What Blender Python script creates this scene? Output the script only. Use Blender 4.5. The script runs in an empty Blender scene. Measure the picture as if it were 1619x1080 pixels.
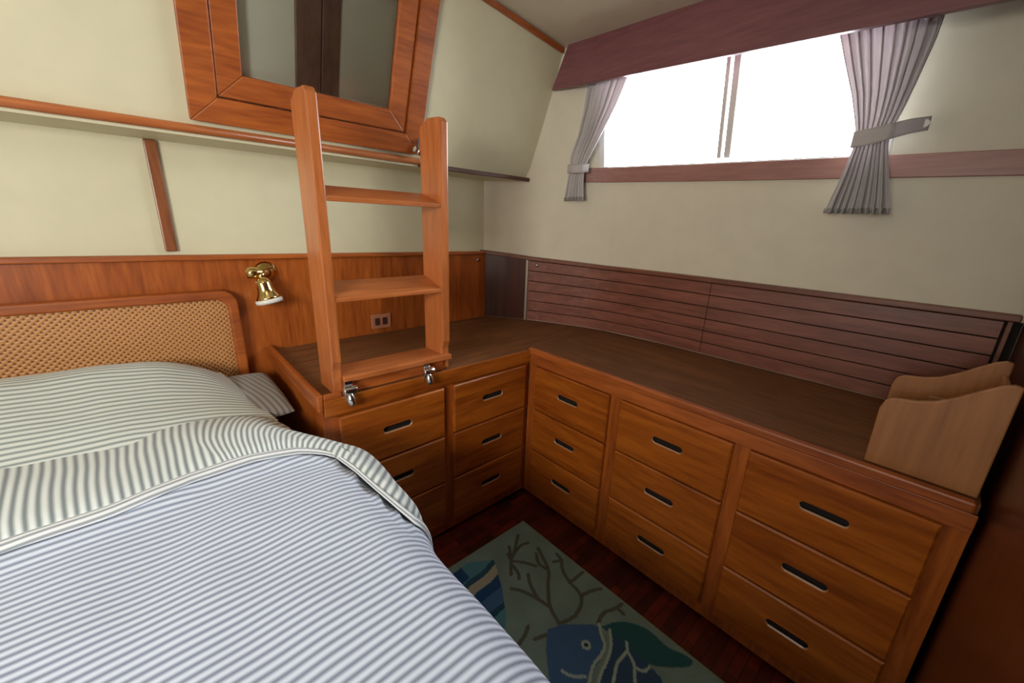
import bpy, math, random
from mathutils import Vector, Matrix, noise
random.seed(7)
C = bpy.context.scene.collection
PI = math.pi
Z0 = 0.68                      # height of the counter tops above the cabin sole

# ------------------------------------------------------------------ camera
cam_d = bpy.data.cameras.new('camera')
cam = bpy.data.objects.new('camera', cam_d); C.objects.link(cam)
cam.location = (-1.08692, -1.07242, 0.48193 + Z0)
cam.rotation_euler = (Matrix.Rotation(math.radians(-42.6452), 3, 'Z') @ Matrix.Rotation(math.radians(73.4638), 3, 'X')
                      @ Matrix.Rotation(math.radians(2.1119), 3, 'Z')).to_euler()
cam_d.sensor_fit = 'HORIZONTAL'; cam_d.sensor_width = 36.0
cam_d.lens = 36.0 * 626.997 / 1619.0
cam_d.clip_start = 0.02
bpy.context.scene.camera = cam

# ------------------------------------------------------------------ light and exposure
sc = bpy.context.scene
sc.view_settings.view_transform = 'Standard'
sc.view_settings.look = 'None'
sc.view_settings.exposure = 0.35
sc.view_settings.gamma = 1.0
sc.cycles.use_denoising = True
sc.cycles.max_bounces = 10
sc.cycles.diffuse_bounces = 6
sc.cycles.sample_clamp_indirect = 6.0
world = bpy.data.worlds.new('overcast_sky'); sc.world = world
world.use_nodes = True
bg = world.node_tree.nodes['Background']
bg.inputs['Color'].default_value = (0.90, 0.95, 1.0, 1)
bg.inputs['Strength'].default_value = 17.0

def area_light(name, loc, target, sx, sy, energy, color, portal=False):
    d = bpy.data.lights.new(name, 'AREA'); d.shape = 'RECTANGLE'; d.size = sx; d.size_y = sy
    d.energy = energy; d.color = color
    o = bpy.data.objects.new(name, d); C.objects.link(o)
    o.location = loc
    o.rotation_euler = (Vector(target) - Vector(loc)).to_track_quat('-Z', 'Y').to_euler()
    if portal: d.cycles.is_portal = True
    return o
area_light('window_portal', (0.62, -0.34, 0.92 + Z0), (-1.0, -0.34, 0.92 + Z0), 1.15, 0.44, 1, (1, 1, 1), True)
pl_ = area_light('port_side_fill', (-2.15, -1.00, 0.62 + Z0), (-0.55, 0.58, 0.35 + Z0), 0.8, 0.40, 12.0, (1.0, 0.96, 0.88))  # added fill for unseen port-side window light, aimed to dim the right end
pl_.data.spread = math.radians(125)
area_light('overhead_light', (-1.15, -0.75, 1.22 + Z0), (-0.95, 0.0, 0.0 + Z0), 0.4, 0.4, 1.1, (1.0, 0.90, 0.72))

# ------------------------------------------------------------------ materials
def new_mat(name):
    m = bpy.data.materials.new(name); m.use_nodes = True
    return m, m.node_tree.nodes, m.node_tree.links, m.node_tree.nodes['Principled BSDF']

def plain(name, col, rough=0.5, metal=0.0, spec=0.5):
    m, N, L, b = new_mat(name)
    tc = N.new('ShaderNodeTexCoord'); nz = N.new('ShaderNodeTexNoise')
    nz.inputs['Scale'].default_value = 14; nz.inputs['Detail'].default_value = 4
    mx = N.new('ShaderNodeMixRGB'); mx.inputs[0].default_value = 0.12
    mx.blend_type = 'MULTIPLY'; mx.inputs[1].default_value = (*col, 1)
    L.new(tc.outputs['Object'], nz.inputs['Vector']); L.new(nz.outputs['Fac'], mx.inputs[2])
    L.new(mx.outputs[0], b.inputs['Base Color'])
    b.inputs['Roughness'].default_value = rough; b.inputs['Metallic'].default_value = metal
    b.inputs['Specular IOR Level'].default_value = spec
    return m

def wood(name, c1, c2, axis='x', rough=0.32, scale=1.0, coat=0.15, bump=0.05, spec=0.5):
    """procedural timber, grain running along the given object axis"""
    m, N, L, b = new_mat(name)
    tc = N.new('ShaderNodeTexCoord'); oi = N.new('ShaderNodeObjectInfo')
    mp = N.new('ShaderNodeMapping')
    s = [13.0 * scale] * 3; s['xyz'.index(axis)] = 1.3 * scale
    mp.inputs['Scale'].default_value = s
    add = N.new('ShaderNodeVectorMath'); add.operation = 'ADD'
    mul = N.new('ShaderNodeMath'); mul.operation = 'MULTIPLY'; mul.inputs[1].default_value = 37.0
    L.new(oi.outputs['Random'], mul.inputs[0])
    L.new(tc.outputs['Object'], mp.inputs['Vector'])
    L.new(mp.outputs[0], add.inputs[0]); L.new(mul.outputs[0], add.inputs[1])
    n1 = N.new('ShaderNodeTexNoise'); n1.inputs['Scale'].default_value = 1.6
    n1.inputs['Detail'].default_value = 5; n1.inputs['Distortion'].default_value = 1.3
    L.new(add.outputs[0], n1.inputs['Vector'])
    n2 = N.new('ShaderNodeTexNoise'); n2.inputs['Scale'].default_value = 9
    n2.inputs['Detail'].default_value = 6
    L.new(add.outputs[0], n2.inputs['Vector'])
    mixf = N.new('ShaderNodeMath'); mixf.operation = 'MULTIPLY_ADD'; mixf.inputs[1].default_value = 0.45
    L.new(n2.outputs['Fac'], mixf.inputs[0])
    half = N.new('ShaderNodeMath'); half.operation = 'MULTIPLY'; half.inputs[1].default_value = 0.6
    L.new(n1.outputs['Fac'], half.inputs[0]); L.new(half.outputs[0], mixf.inputs[2])
    r = N.new('ShaderNodeValToRGB'); r.color_ramp.elements[0].position = 0.36
    r.color_ramp.elements[1].position = 0.68
    r.color_ramp.elements[0].color = (*c1, 1); r.color_ramp.elements[1].color = (*c2, 1)
    L.new(mixf.outputs[0], r.inputs[0]); L.new(r.outputs[0], b.inputs['Base Color'])
    bp = N.new('ShaderNodeBump'); bp.inputs['Strength'].default_value = bump; bp.inputs['Distance'].default_value = 0.002
    L.new(mixf.outputs[0], bp.inputs['Height']); L.new(bp.outputs[0], b.inputs['Normal'])
    b.inputs['Roughness'].default_value = rough
    b.inputs['Specular IOR Level'].default_value = spec
    b.inputs['Coat Weight'].default_value = coat; b.inputs['Coat Roughness'].default_value = 0.25
    return m

def stripes(name, light, dark, pitch=0.025, duty=0.5, axis='v', soft=0.14, bump=0.25):
    """woven ticking: stripes read from the cloth's own UVs (metres)"""
    m, N, L, b = new_mat(name)
    uv = N.new('ShaderNodeUVMap'); sp = N.new('ShaderNodeSeparateXYZ')
    L.new(uv.outputs[0], sp.inputs[0])
    k = 'Y' if axis == 'v' else 'X'
    nz = N.new('ShaderNodeTexNoise'); nz.inputs['Scale'].default_value = 5; nz.inputs['Detail'].default_value = 1
    L.new(uv.outputs[0], nz.inputs['Vector'])
    wob = N.new('ShaderNodeMath'); wob.operation = 'MULTIPLY_ADD'; wob.inputs[1].default_value = 0.012
    L.new(nz.outputs['Fac'], wob.inputs[0]); L.new(sp.outputs[k], wob.inputs[2])
    mu = N.new('ShaderNodeMath'); mu.operation = 'MULTIPLY'; mu.inputs[1].default_value = 1.0 / pitch
    L.new(wob.outputs[0], mu.inputs[0])
    fr = N.new('ShaderNodeMath'); fr.operation = 'FRACT'; L.new(mu.outputs[0], fr.inputs[0])
    r = N.new('ShaderNodeValToRGB'); e = r.color_ramp.elements
    e[0].position = 0.0; e[0].color = (*light, 1)
    e[1].position = 1.0; e[1].color = (*light, 1)
    h = duty / 2
    for p, c in ((0.5 - h - soft / 2, light), (0.5 - h + soft / 2, dark), (0.5 + h - soft / 2, dark), (0.5 + h + soft / 2, light)):
        x = e.new(p); x.color = (*c, 1)
    L.new(fr.outputs[0], r.inputs[0])
    L.new(r.outputs[0], b.inputs['Base Color'])
    n3 = N.new('ShaderNodeTexNoise'); n3.inputs['Scale'].default_value = 260; n3.inputs['Detail'].default_value = 2
    tc = N.new('ShaderNodeTexCoord'); L.new(tc.outputs['Object'], n3.inputs['Vector'])
    bp = N.new('ShaderNodeBump'); bp.inputs['Strength'].default_value = bump; bp.inputs['Distance'].default_value = 0.001
    L.new(n3.outputs['Fac'], bp.inputs['Height']); L.new(bp.outputs[0], b.inputs['Normal'])
    b.inputs['Roughness'].default_value = 0.85; b.inputs['Specular IOR Level'].default_value = 0.2
    b.inputs['Sheen Weight'].default_value = 0.2
    return m

TEAK_A, TEAK_B = (0.22, 0.046, 0.007), (0.44, 0.115, 0.018)
M = {}
M['teak_x'] = wood('teak_x', TEAK_A, TEAK_B, 'x', rough=0.42, coat=0.0)
M['teak_y'] = wood('teak_y', TEAK_A, TEAK_B, 'y')
M['teak_z'] = wood('teak_z', TEAK_A, TEAK_B, 'z')
M['drawer'] = wood('drawer_teak', (0.20, 0.042, 0.004), (0.43, 0.115, 0.011), 'x', rough=0.30, scale=0.8)
M['ladder_z'] = wood('ladder_teak_z', (0.32, 0.088, 0.022), (0.51, 0.160, 0.044), 'z')
M['ladder_x'] = wood('ladder_teak_x', (0.33, 0.092, 0.024), (0.52, 0.165, 0.046), 'x')
M['mahog_y'] = wood('mahogany_y', (0.16, 0.055, 0.064), (0.235, 0.088, 0.100), 'y', rough=0.45)  # lavender cast is put into the timber's base colour
M['plank'] = wood('plank_mahogany', (0.15, 0.048, 0.030), (0.28, 0.10, 0.068), 'y', rough=0.36, bump=0.1)
M['rail'] = wood('rail_mahogany', (0.27, 0.115, 0.095), (0.38, 0.18, 0.15), 'y', rough=0.45)
M['counter'] = wood('counter_teak', (0.105, 0.038, 0.011), (0.21, 0.082, 0.026), 'x', rough=0.6, coat=0.0, spec=0.3)
M['counter_y'] = wood('counter_teak_y', (0.075, 0.032, 0.015), (0.14, 0.066, 0.032), 'y', rough=0.40, coat=0.05)
M['bulkhead'] = wood('bulkhead_mahogany', (0.035, 0.007, 0.004), (0.085, 0.018, 0.006), 'z', rough=0.3)
M['dark_trim'] = wood('dark_trim', (0.07, 0.022, 0.012), (0.14, 0.045, 0.022), 'x', rough=0.4)
M['dark_trim_y'] = wood('dark_trim_y', (0.13, 0.04, 0.022), (0.22, 0.075, 0.04), 'y', rough=0.4)
M['rack'] = wood('rack_plywood', (0.28, 0.108, 0.032), (0.42, 0.175, 0.056), 'z', rough=0.5, scale=0.7)
M['slot'] = plain('slot_black', (0.010, 0.005, 0.003), 0.9)  # black stands in for shade inside the drawer slots and sash gap
M['slot_lip'] = wood('slot_lip', (0.30, 0.15, 0.08), (0.42, 0.22, 0.12), 'x')
M['cream'] = plain('cream_vinyl', (0.67, 0.635, 0.44), 0.55)
M['cream_right'] = plain('cream_vinyl_hull', (0.72, 0.67, 0.53), 0.6)
M['ceil'] = plain('headliner_vinyl', (0.66, 0.60, 0.46), 0.5)
M['white_frame'] = plain('white_window_frame', (0.75, 0.74, 0.72), 0.4)
M['chrome'] = plain('chrome', (0.80, 0.80, 0.82), 0.14, 1.0)
M['brass'] = plain('brass', (0.78, 0.58, 0.24), 0.16, 1.0)
M['lamp_glass'] = plain('lamp_white', (0.85, 0.84, 0.80), 0.3)
M['grey_panel'] = plain('grey_green_panel', (0.86, 0.86, 0.70), 0.6)
M['board'] = wood('hatch_board', (0.20, 0.115, 0.075), (0.29, 0.17, 0.12), 'z', rough=0.5)
M['outlet'] = plain('outlet_brown', (0.42, 0.17, 0.09), 0.4)
M['outlet_dark'] = plain('outlet_socket', (0.05, 0.02, 0.015), 0.5)
M['edge_alu'] = plain('brushed_edge', (0.42, 0.36, 0.30), 0.35, 0.6)
M['bedbase'] = wood('bed_base', (0.08, 0.02, 0.01), (0.15, 0.04, 0.015), 'y')
M['mattress'] = stripes('mattress_ticking', (0.55, 0.53, 0.48), (0.30, 0.30, 0.31), 0.02, 0.5, 'v')
M['duvet'] = stripes('duvet_ticking', (0.70, 0.77, 0.92), (0.24, 0.28, 0.39), 0.0148, 0.46, 'v', 0.34)
M['sheet'] = stripes('sheet_ticking', (0.73, 0.79, 0.79), (0.22, 0.26, 0.28), 0.0155, 0.46, 'u', 0.30)
M['hem'] = stripes('hem_ticking', (0.80, 0.83, 0.86), (0.30, 0.34, 0.38), 0.0110, 0.45, 'v', 0.2)
M['pillow'] = stripes('pillow_ticking', (0.69, 0.74, 0.71), (0.25, 0.30, 0.30), 0.0140, 0.40, 'v', 0.3)
M['pillow2'] = stripes('pillow_shade_ticking', (0.30, 0.27, 0.24), (0.13, 0.125, 0.13), 0.016, 0.4, 'u', 0.3)  # shade on the lower pillow is put into these darker colours

def glass_mat():
    m, N, L, b = new_mat('window_glass')
    out = [n for n in N if n.type == 'OUTPUT_MATERIAL'][0]
    N.remove(b)
    t = N.new('ShaderNodeBsdfTransparent'); t.inputs[0].default_value = (0.97, 0.98, 0.98, 1)
    g = N.new('ShaderNodeBsdfGlossy'); g.inputs['Roughness'].default_value = 0.03
    fz = N.new('ShaderNodeFresnel'); fz.inputs[0].default_value = 1.45
    mx = N.new('ShaderNodeMixShader')
    L.new(fz.outputs[0], mx.inputs[0]); L.new(t.outputs[0], mx.inputs[1]); L.new(g.outputs[0], mx.inputs[2])
    L.new(mx.outputs[0], out.inputs[0])
    return m
M['glass'] = glass_mat()

def curtain_mat():
    m, N, L, b = new_mat('curtain_cotton')
    out = [n for n in N if n.type == 'OUTPUT_MATERIAL'][0]
    b.inputs['Base Color'].default_value = (0.74, 0.71, 0.70, 1)
    b.inputs['Roughness'].default_value = 0.9; b.inputs['Specular IOR Level'].default_value = 0.1
    tr = N.new('ShaderNodeBsdfTranslucent'); tr.inputs[0].default_value = (0.50, 0.44, 0.46, 1)
    mx = N.new('ShaderNodeMixShader'); mx.inputs[0].default_value = 0.35
    tc = N.new('ShaderNodeTexCoord'); nz = N.new('ShaderNodeTexNoise'); nz.inputs['Scale'].default_value = 300
    L.new(tc.outputs['Object'], nz.inputs['Vector'])
    bp = N.new('ShaderNodeBump'); bp.inputs['Strength'].default_value = 0.2; bp.inputs['Distance'].default_value = 0.001
    L.new(nz.outputs['Fac'], bp.inputs['Height']); L.new(bp.outputs[0], b.inputs['Normal'])
    L.new(b.outputs[0], mx.inputs[1]); L.new(tr.outputs[0], mx.inputs[2]); L.new(mx.outputs[0], out.inputs[0])
    return m
M['curtain'] = curtain_mat()

def cane_mat():
    m, N, L, b = new_mat('woven_cane')
    tc = N.new('ShaderNodeTexCoord'); sp = N.new('ShaderNodeSeparateXYZ')
    L.new(tc.outputs['Object'], sp.inputs[0])
    P = 0.0125
    def wave(sock, off):
        a = N.new('ShaderNodeMath'); a.operation = 'MULTIPLY_ADD'
        a.inputs[1].default_value = 2 * PI / P; a.inputs[2].default_value = off
        L.new(sock, a.inputs[0])
        s = N.new('ShaderNodeMath'); s.operation = 'COSINE'; L.new(a.outputs[0], s.inputs[0])
        return s.outputs[0]
    P = 0.0155
    cx = wave(sp.outputs['X'], 0.0); cz = wave(sp.outputs['Z'], 0.0)
    mul = N.new('ShaderNodeMath'); mul.operation = 'MULTIPLY'; L.new(cx, mul.inputs[0]); L.new(cz, mul.inputs[1])
    r = N.new('ShaderNodeValToRGB'); e = r.color_ramp.elements
    e[0].position = 0.62; e[0].color = (0.52, 0.25, 0.085, 1)
    e[1].position = 0.80; e[1].color = (0.17, 0.055, 0.015, 1)
    hf = N.new('ShaderNodeMath'); hf.operation = 'MULTIPLY_ADD'; hf.inputs[1].default_value = 0.5; hf.inputs[2].default_value = 0.5
    L.new(mul.outputs[0], hf.inputs[0])
    nz = N.new('ShaderNodeTexNoise'); nz.inputs['Scale'].default_value = 90; L.new(tc.outputs['Object'], nz.inputs['Vector'])
    ad = N.new('ShaderNodeMath'); ad.operation = 'MULTIPLY_ADD'; ad.inputs[1].default_value = 0.45
    sb = N.new('ShaderNodeMath'); sb.operation = 'SUBTRACT'; sb.inputs[1].default_value = 0.225
    L.new(nz.outputs['Fac'], ad.inputs[0]); L.new(hf.outputs[0], ad.inputs[2]); L.new(ad.outputs[0], sb.inputs[0])
    L.new(sb.outputs[0], r.inputs[0]); L.new(r.outputs[0], b.inputs['Base Color'])
    bp = N.new('ShaderNodeBump'); bp.inputs['Strength'].default_value = 0.6; bp.inputs['Distance'].default_value = 0.003
    bp.invert = True
    L.new(hf.outputs[0], bp.inputs['Height']); L.new(bp.outputs[0], b.inputs['Normal'])
    b.inputs['Roughness'].default_value = 0.45
    return m
M['cane'] = cane_mat()

def parquet_mat():
    m, N, L, b = new_mat('parquet_floor')
    tc = N.new('ShaderNodeTexCoord')
    ck = N.new('ShaderNodeTexBrick'); ck.inputs['Scale'].default_value = 1.0
    ck.inputs['Brick Width'].default_value = 0.12; ck.inputs['Row Height'].default_value = 0.03
    ck.inputs['Mortar Size'].default_value = 0.0012; ck.inputs['Bias'].default_value = 0.0
    ck.inputs['Color1'].default_value = (0.16, 0.022, 0.010, 1); ck.inputs['Color2'].default_value = (0.055, 0.010, 0.006, 1)
    ck.inputs['Mortar'].default_value = (0.02, 0.005, 0.003, 1)
    mp = N.new('ShaderNodeMapping')
    L.new(tc.outputs['Object'], mp.inputs[0]); L.new(mp.outputs[0], ck.inputs['Vector'])
    nz = N.new('ShaderNodeTexNoise'); nz.inputs['Scale'].default_value = 22; nz.inputs['Detail'].default_value = 5
    L.new(tc.outputs['Object'], nz.inputs['Vector'])
    mx = N.new('ShaderNodeMixRGB'); mx.blend_type = 'OVERLAY'; mx.inputs[0].default_value = 0.6
    L.new(ck.outputs['Color'], mx.inputs[1]); L.new(nz.outputs['Fac'], mx.inputs[2])
    L.new(mx.outputs[0], b.inputs['Base Color'])
    b.inputs['Roughness'].default_value = 0.35
    return m
M['parquet'] = parquet_mat()

def rug_mat():
    m, N, L, b = new_mat('hooked_wool_rug')
    at = N.new('ShaderNodeVertexColor'); at.layer_name = 'pattern'
    nz = N.new('ShaderNodeTexNoise'); nz.inputs['Scale'].default_value = 320; nz.inputs['Detail'].default_value = 3
    tc = N.new('ShaderNodeTexCoord'); L.new(tc.outputs['Object'], nz.inputs['Vector'])
    mx = N.new('ShaderNodeMixRGB'); mx.blend_type = 'MULTIPLY'; mx.inputs[0].default_value = 0.45
    L.new(at.outputs['Color'], mx.inputs[1]); L.new(nz.outputs['Fac'], mx.inputs[2])
    br = N.new('ShaderNodeBrightContrast'); br.inputs['Bright'].default_value = 0.01
    L.new(mx.outputs[0], br.inputs[0]); L.new(br.outputs[0], b.inputs['Base Color'])
    bp = N.new('ShaderNodeBump'); bp.inputs['Strength'].default_value = 0.6; bp.inputs['Distance'].default_value = 0.003
    L.new(nz.outputs['Fac'], bp.inputs['Height']); L.new(bp.outputs[0], b.inputs['Normal'])
    b.inputs['Roughness'].default_value = 0.95; b.inputs['Specular IOR Level'].default_value = 0.1
    return m
M['rug'] = rug_mat()

# ------------------------------------------------------------------ mesh helpers
class MB:
    def __init__(s): s.v = []; s.f = []; s.m = []; s.uv = None; s.smooth = []
    def face(s, idx, mi=0, sm=False): s.f.append(tuple(idx)); s.m.append(mi); s.smooth.append(sm)
    def add(s, pts): n = len(s.v); s.v += [tuple(p) for p in pts]; return n
    def box(s, x0, x1, y0, y1, z0, z1, mi=0):
        n = s.add([(x0,y0,z0),(x1,y0,z0),(x1,y1,z0),(x0,y1,z0),(x0,y0,z1),(x1,y0,z1),(x1,y1,z1),(x0,y1,z1)])
        for q in ((0,3,2,1),(4,5,6,7),(0,1,5,4),(1,2,6,5),(2,3,7,6),(3,0,4,7)): s.face([n+i for i in q], mi)
        return s
    def hexa(s, p, mi=0):
        n = s.add(p)
        for q in ((0,3,2,1),(4,5,6,7),(0,1,5,4),(1,2,6,5),(2,3,7,6),(3,0,4,7)): s.face([n+i for i in q], mi)
        return s
    def prism(s, poly, fn, a, b, mi=0):
        """poly: list of 2D points, fn(p, t) -> 3D, extruded from a to b"""
        k = len(poly); n = s.add([fn(p, a) for p in poly] + [fn(p, b) for p in poly])
        s.face([n+i for i in range(k)][::-1], mi); s.face([n+k+i for i in range(k)], mi)
        for i in range(k):
            j = (i+1) % k; s.face((n+i, n+j, n+k+j, n+k+i), mi)
        return s
    def ring(s, outer, inner, fn, a, b, mi=0):
        k = len(outer)
        n = s.add([fn(p,a) for p in outer]+[fn(p,a) for p in inner]+[fn(p,b) for p in outer]+[fn(p,b) for p in inner])
        for i in range(k):
            j = (i+1) % k
            s.face((n+i, n+j, n+k+j, n+k+i), mi); s.face((n+2*k+i, n+3*k+i, n+3*k+j, n+2*k+j), mi)
            s.face((n+i, n+2*k+i, n+2*k+j, n+j), mi); s.face((n+k+i, n+k+j, n+3*k+j, n+3*k+i), mi)
        return s
    def tube(s, pts, r, seg=12, mi=0, cap=True):
        pts = [Vector(p) for p in pts]; rs = r if isinstance(r, (list, tuple)) else [r]*len(pts)
        rings = []; ref = None
        for i, p in enumerate(pts):
            d = (pts[min(i+1,len(pts)-1)] - pts[max(i-1,0)]).normalized()
            if ref is None: ref = Vector((0,0,1)) if abs(d.z) < 0.9 else Vector((1,0,0))
            u = d.cross(ref).normalized(); w = u.cross(d).normalized(); ref = w
            rings.append(s.add([p + rs[i]*(math.cos(2*PI*k/seg)*u + math.sin(2*PI*k/seg)*w) for k in range(seg)]))
        for a, b in zip(rings, rings[1:]):
            for k in range(seg):
                j = (k+1) % seg; s.face((a+k, b+k, b+j, a+j), mi, True)
        if cap:
            s.face([rings[0]+k for k in range(seg)], mi); s.face([rings[-1]+k for k in range(seg)][::-1], mi)
        return s
    def lathe(s, base, axis, prof, seg=24, mi=0):
        """prof: (distance along axis, radius)"""
        base = Vector(base); axis = Vector(axis).normalized()
        return s.tube([base + axis*h for h, r in prof], [max(r, 1e-4) for h, r in prof], seg, mi)
    def grid(s, fn, us, vs, uvfn=None, mi=0, flip=False):
        n = len(s.v); uvs = []
        for u in us:
            for v in vs:
                s.v.append(tuple(fn(u, v))); uvs.append(uvfn(u, v) if uvfn else (u, v))
        if s.uv is None: s.uv = {}
        for i, q in enumerate(uvs): s.uv[n+i] = q
        w = len(vs)
        for i in range(len(us)-1):
            for j in range(w-1):
                q = (n+i*w+j, n+(i+1)*w+j, n+(i+1)*w+j+1, n+i*w+j+1)
                s.face(q[::-1] if flip else q, mi, True)
        return s

def world_loc(o):
    v = Vector((0,0,0))
    while o: v = v + Vector(o.location); o = o.parent
    return v

def obj(name, mb, mats, parent=None, bevel=0.0, loc=None, local=False, smooth=False, solid=0.0, subsurf=0, seg=2):
    """one mesh object. Coordinates: z measured from the counter tops, unless local"""
    if not isinstance(mats, (list, tuple)): mats = [mats]
    me = bpy.data.meshes.new(name)
    if local: off = Vector((0,0,0)); zs = 0.0
    else:
        zs = Z0
        if parent is not None: off = world_loc(parent)
        elif loc is not None: off = Vector(loc)
        else:
            xs = [v[0] for v in mb.v]; ys = [v[1] for v in mb.v]; zz = [v[2] for v in mb.v]
            off = Vector(((min(xs)+max(xs))/2, (min(ys)+max(ys))/2, min(zz)+Z0))
    me.from_pydata([(v[0]-off.x, v[1]-off.y, v[2]+zs-off.z) for v in mb.v], [], mb.f)
    for m in mats: me.materials.append(m)
    for p, mi, sm in zip(me.polygons, mb.m, mb.smooth):
        p.material_index = mi; p.use_smooth = sm or smooth
    if mb.uv:
        ul = me.uv_layers.new(name='UVMap')
        for lp in me.loops:
            ul.data[lp.index].uv = mb.uv.get(lp.vertex_index, (0, 0))
    me.validate(); me.update()
    o = bpy.data.objects.new(name, me); C.objects.link(o)
    if parent is not None: o.parent = parent
    elif not local: o.location = off
    if solid:
        md = o.modifiers.new('solid', 'SOLIDIFY'); md.thickness = solid; md.offset = 0
    if subsurf:
        md = o.modifiers.new('sub', 'SUBSURF'); md.levels = subsurf; md.render_levels = subsurf
    if bevel:
        md = o.modifiers.new('bevel', 'BEVEL'); md.width = bevel; md.segments = seg; md.limit_method = 'ANGLE'
        md.angle_limit = math.radians(50); md.harden_normals = False
    return o

def thing(name, label, cat, loc, group=None, rz=0.0):
    o = bpy.data.objects.new(name, None); C.objects.link(o)
    o.location = (loc[0], loc[1], loc[2] + Z0); o.rotation_euler = (0, 0, rz)
    o.empty_display_size = 0.05
    o['label'] = label; o['category'] = cat
    if group: o['group'] = group
    return o
def tag(o, label, cat, group=None):
    o['label'] = label; o['category'] = cat
    if group: o['group'] = group
    return o
def struct(o): o['kind'] = 'structure'; return o

def XY(axis_fn): return axis_fn
def lerp(a, b, t): return a + (b-a)*t
def interp(tab, x):
    if x <= tab[0][0]: return tab[0][1]
    for (a, fa), (b, fb) in zip(tab, tab[1:]):
        if x <= b: return lerp(fa, fb, (x-a)/(b-a))
    return tab[-1][1]
def sinterp(tab, x):
    """smooth interpolation (Catmull-like via smoothing of the linear one)"""
    h = 0.04
    return sum(interp(tab, x + h*k/3) for k in range(-3, 4)) / 7
def frange(a, b, n): return [a + (b-a)*i/n for i in range(n+1)]

# ------------------------------------------------------------------ hull side (right wall), curved in plan
CURVE = [(-1.4, 0.545), (-0.3, 0.54), (0.02, 0.515), (0.20, 0.44), (0.377, 0.36), (0.476, 0.29), (0.58, 0.215), (0.70, 0.12)]
def hull_x(y, z=0.0):
    return sum(interp(CURVE, y+0.02*k) for k in range(-5, 6))/11 - 0.16*max(0.0, z-0.70)
def trim_z(y): return interp([(-1.3, 0.297), (0.02, 0.302), (0.35, 0.318), (0.58, 0.340)], y)
def rail_z(y): return 0.700 + 0.030*(y+1.1)/1.0 if y < -0.1 else 0.730 + 0.016*(y+0.1)
def ribbon(mb, ys, z0, z1, off, thick=0.004, mi=0):
    """slab following the hull side; z0, z1 are functions of y"""
    rings = []
    for y in ys:
        a, b = z0(y), z1(y)
        rings.append(mb.add([(hull_x(y,a)-off, y, a), (hull_x(y,b)-off, y, b), (hull_x(y,b)-off+thick, y, b), (hull_x(y,a)-off+thick, y, a)]))
    for a, b in zip(rings, rings[1:]):
        for k in range(4):
            j = (k+1) % 4; mb.face((a+k, a+j, b+j, b+k), mi)
    a, b = rings[0], rings[-1]
    mb.face((a, a+3, a+2, a+1), mi); mb.face((b, b+1, b+2, b+3), mi)
    return mb
def kz(c): return lambda y: c

def ceil_z(x, y): return 1.19 - 0.09*(x-0.33) + 0.036*(y-0.23)

# window opening
WY0, WY1, WZ0, WZ1 = -0.87, 0.095, 0.0, 1.10
def wz0(y): return rail_z(y) - 0.002
mb = MB()
ys = sorted(set(frange(-1.30, 0.62, 48) + [WY0, WY1]))
cols = []
for y in ys:
    zz = [-0.68, 0.0, 0.30, wz0(y), WZ1, 1.40]
    cols.append(mb.add([(hull_x(y, z), y, z) for z in zz]))
for i in range(len(ys)-1):
    for k in range(5):
        if k == 3 and ys[i] >= WY0-1e-6 and ys[i+1] <= WY1+1e-6: continue
        a, b = cols[i], cols[i+1]
        mb.face((a+k, a+k+1, b+k+1, b+k))
# outer skin thickness round the opening (reveal)
for i in range(len(ys)-1):
    if ys[i] >= WY0-1e-6 and ys[i+1] <= WY1+1e-6:
        for zf in (wz0, kz(WZ1)):
            y, y2 = ys[i], ys[i+1]
            n = mb.add([(hull_x(y,zf(y)), y, zf(y)), (hull_x(y2,zf(y2)), y2, zf(y2)), (hull_x(y2,zf(y2))+0.05, y2, zf(y2)), (hull_x(y,zf(y))+0.05, y, zf(y))])
            mb.face((n, n+1, n+2, n+3))
struct(obj('wall_right', mb, M['cream_right']))

# window: frame, mullion, panes
win = MB()
def vbar(mb, y, w, z0, z1, off, thick, mi=0):
    return ribbon(mb, [y-w/2, y+w/2], z0, z1, off, thick, mi)
ribbon(win, frange(WY0, WY1, 20), wz0, lambda y: wz0(y)+0.007, 0.002, 0.03)
ribbon(win, frange(WY0, WY1, 20), kz(WZ1-0.022), kz(WZ1), 0.002, 0.03)
vbar(win, WY0+0.011, 0.022, wz0, kz(WZ1), 0.002, 0.03); vbar(win, WY1-0.011, 0.022, wz0, kz(WZ1), 0.002, 0.03)
wf = struct(obj('window_1', win, M['white_frame'], bevel=0.002))
mu = MB(); vbar(mu, -0.394, 0.014, lambda y: wz0(y)+0.02, kz(WZ1-0.02), 0.000, 0.02)
vbar(mu, -0.420, 0.022, lambda y: wz0(y)+0.02, kz(WZ1-0.02), -0.006, 0.02)
obj('mullion', mu, M['white_frame'], wf, bevel=0.0015)
for nm, (a, b) in (('pane', (WY0+0.02, -0.425)), ('pane', (-0.392, WY1-0.02))):
    g = MB(); ribbon(g, frange(a, b, 10), lambda y: wz0(y)+0.02, kz(WZ1-0.02), -0.012, 0.003)
    obj(nm, g, M['glass'], wf)

# mahogany rail under the window
rl = MB(); ribbon(rl, frange(-1.215, 0.195, 30), lambda y: rail_z(y)-0.060, rail_z, 0.012, 0.012)
struct(obj('trim_1', rl, M['rail'], bevel=0.002))
# cap trim over the plank panel and over the corner
cp = MB(); ribbon(cp, frange(-1.215, 0.58, 40), lambda y: trim_z(y)-0.010, lambda y: trim_z(y)+0.008, 0.026, 0.030)
struct(obj('trim_2', cp, M['dark_trim_y'], bevel=0.003))
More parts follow.
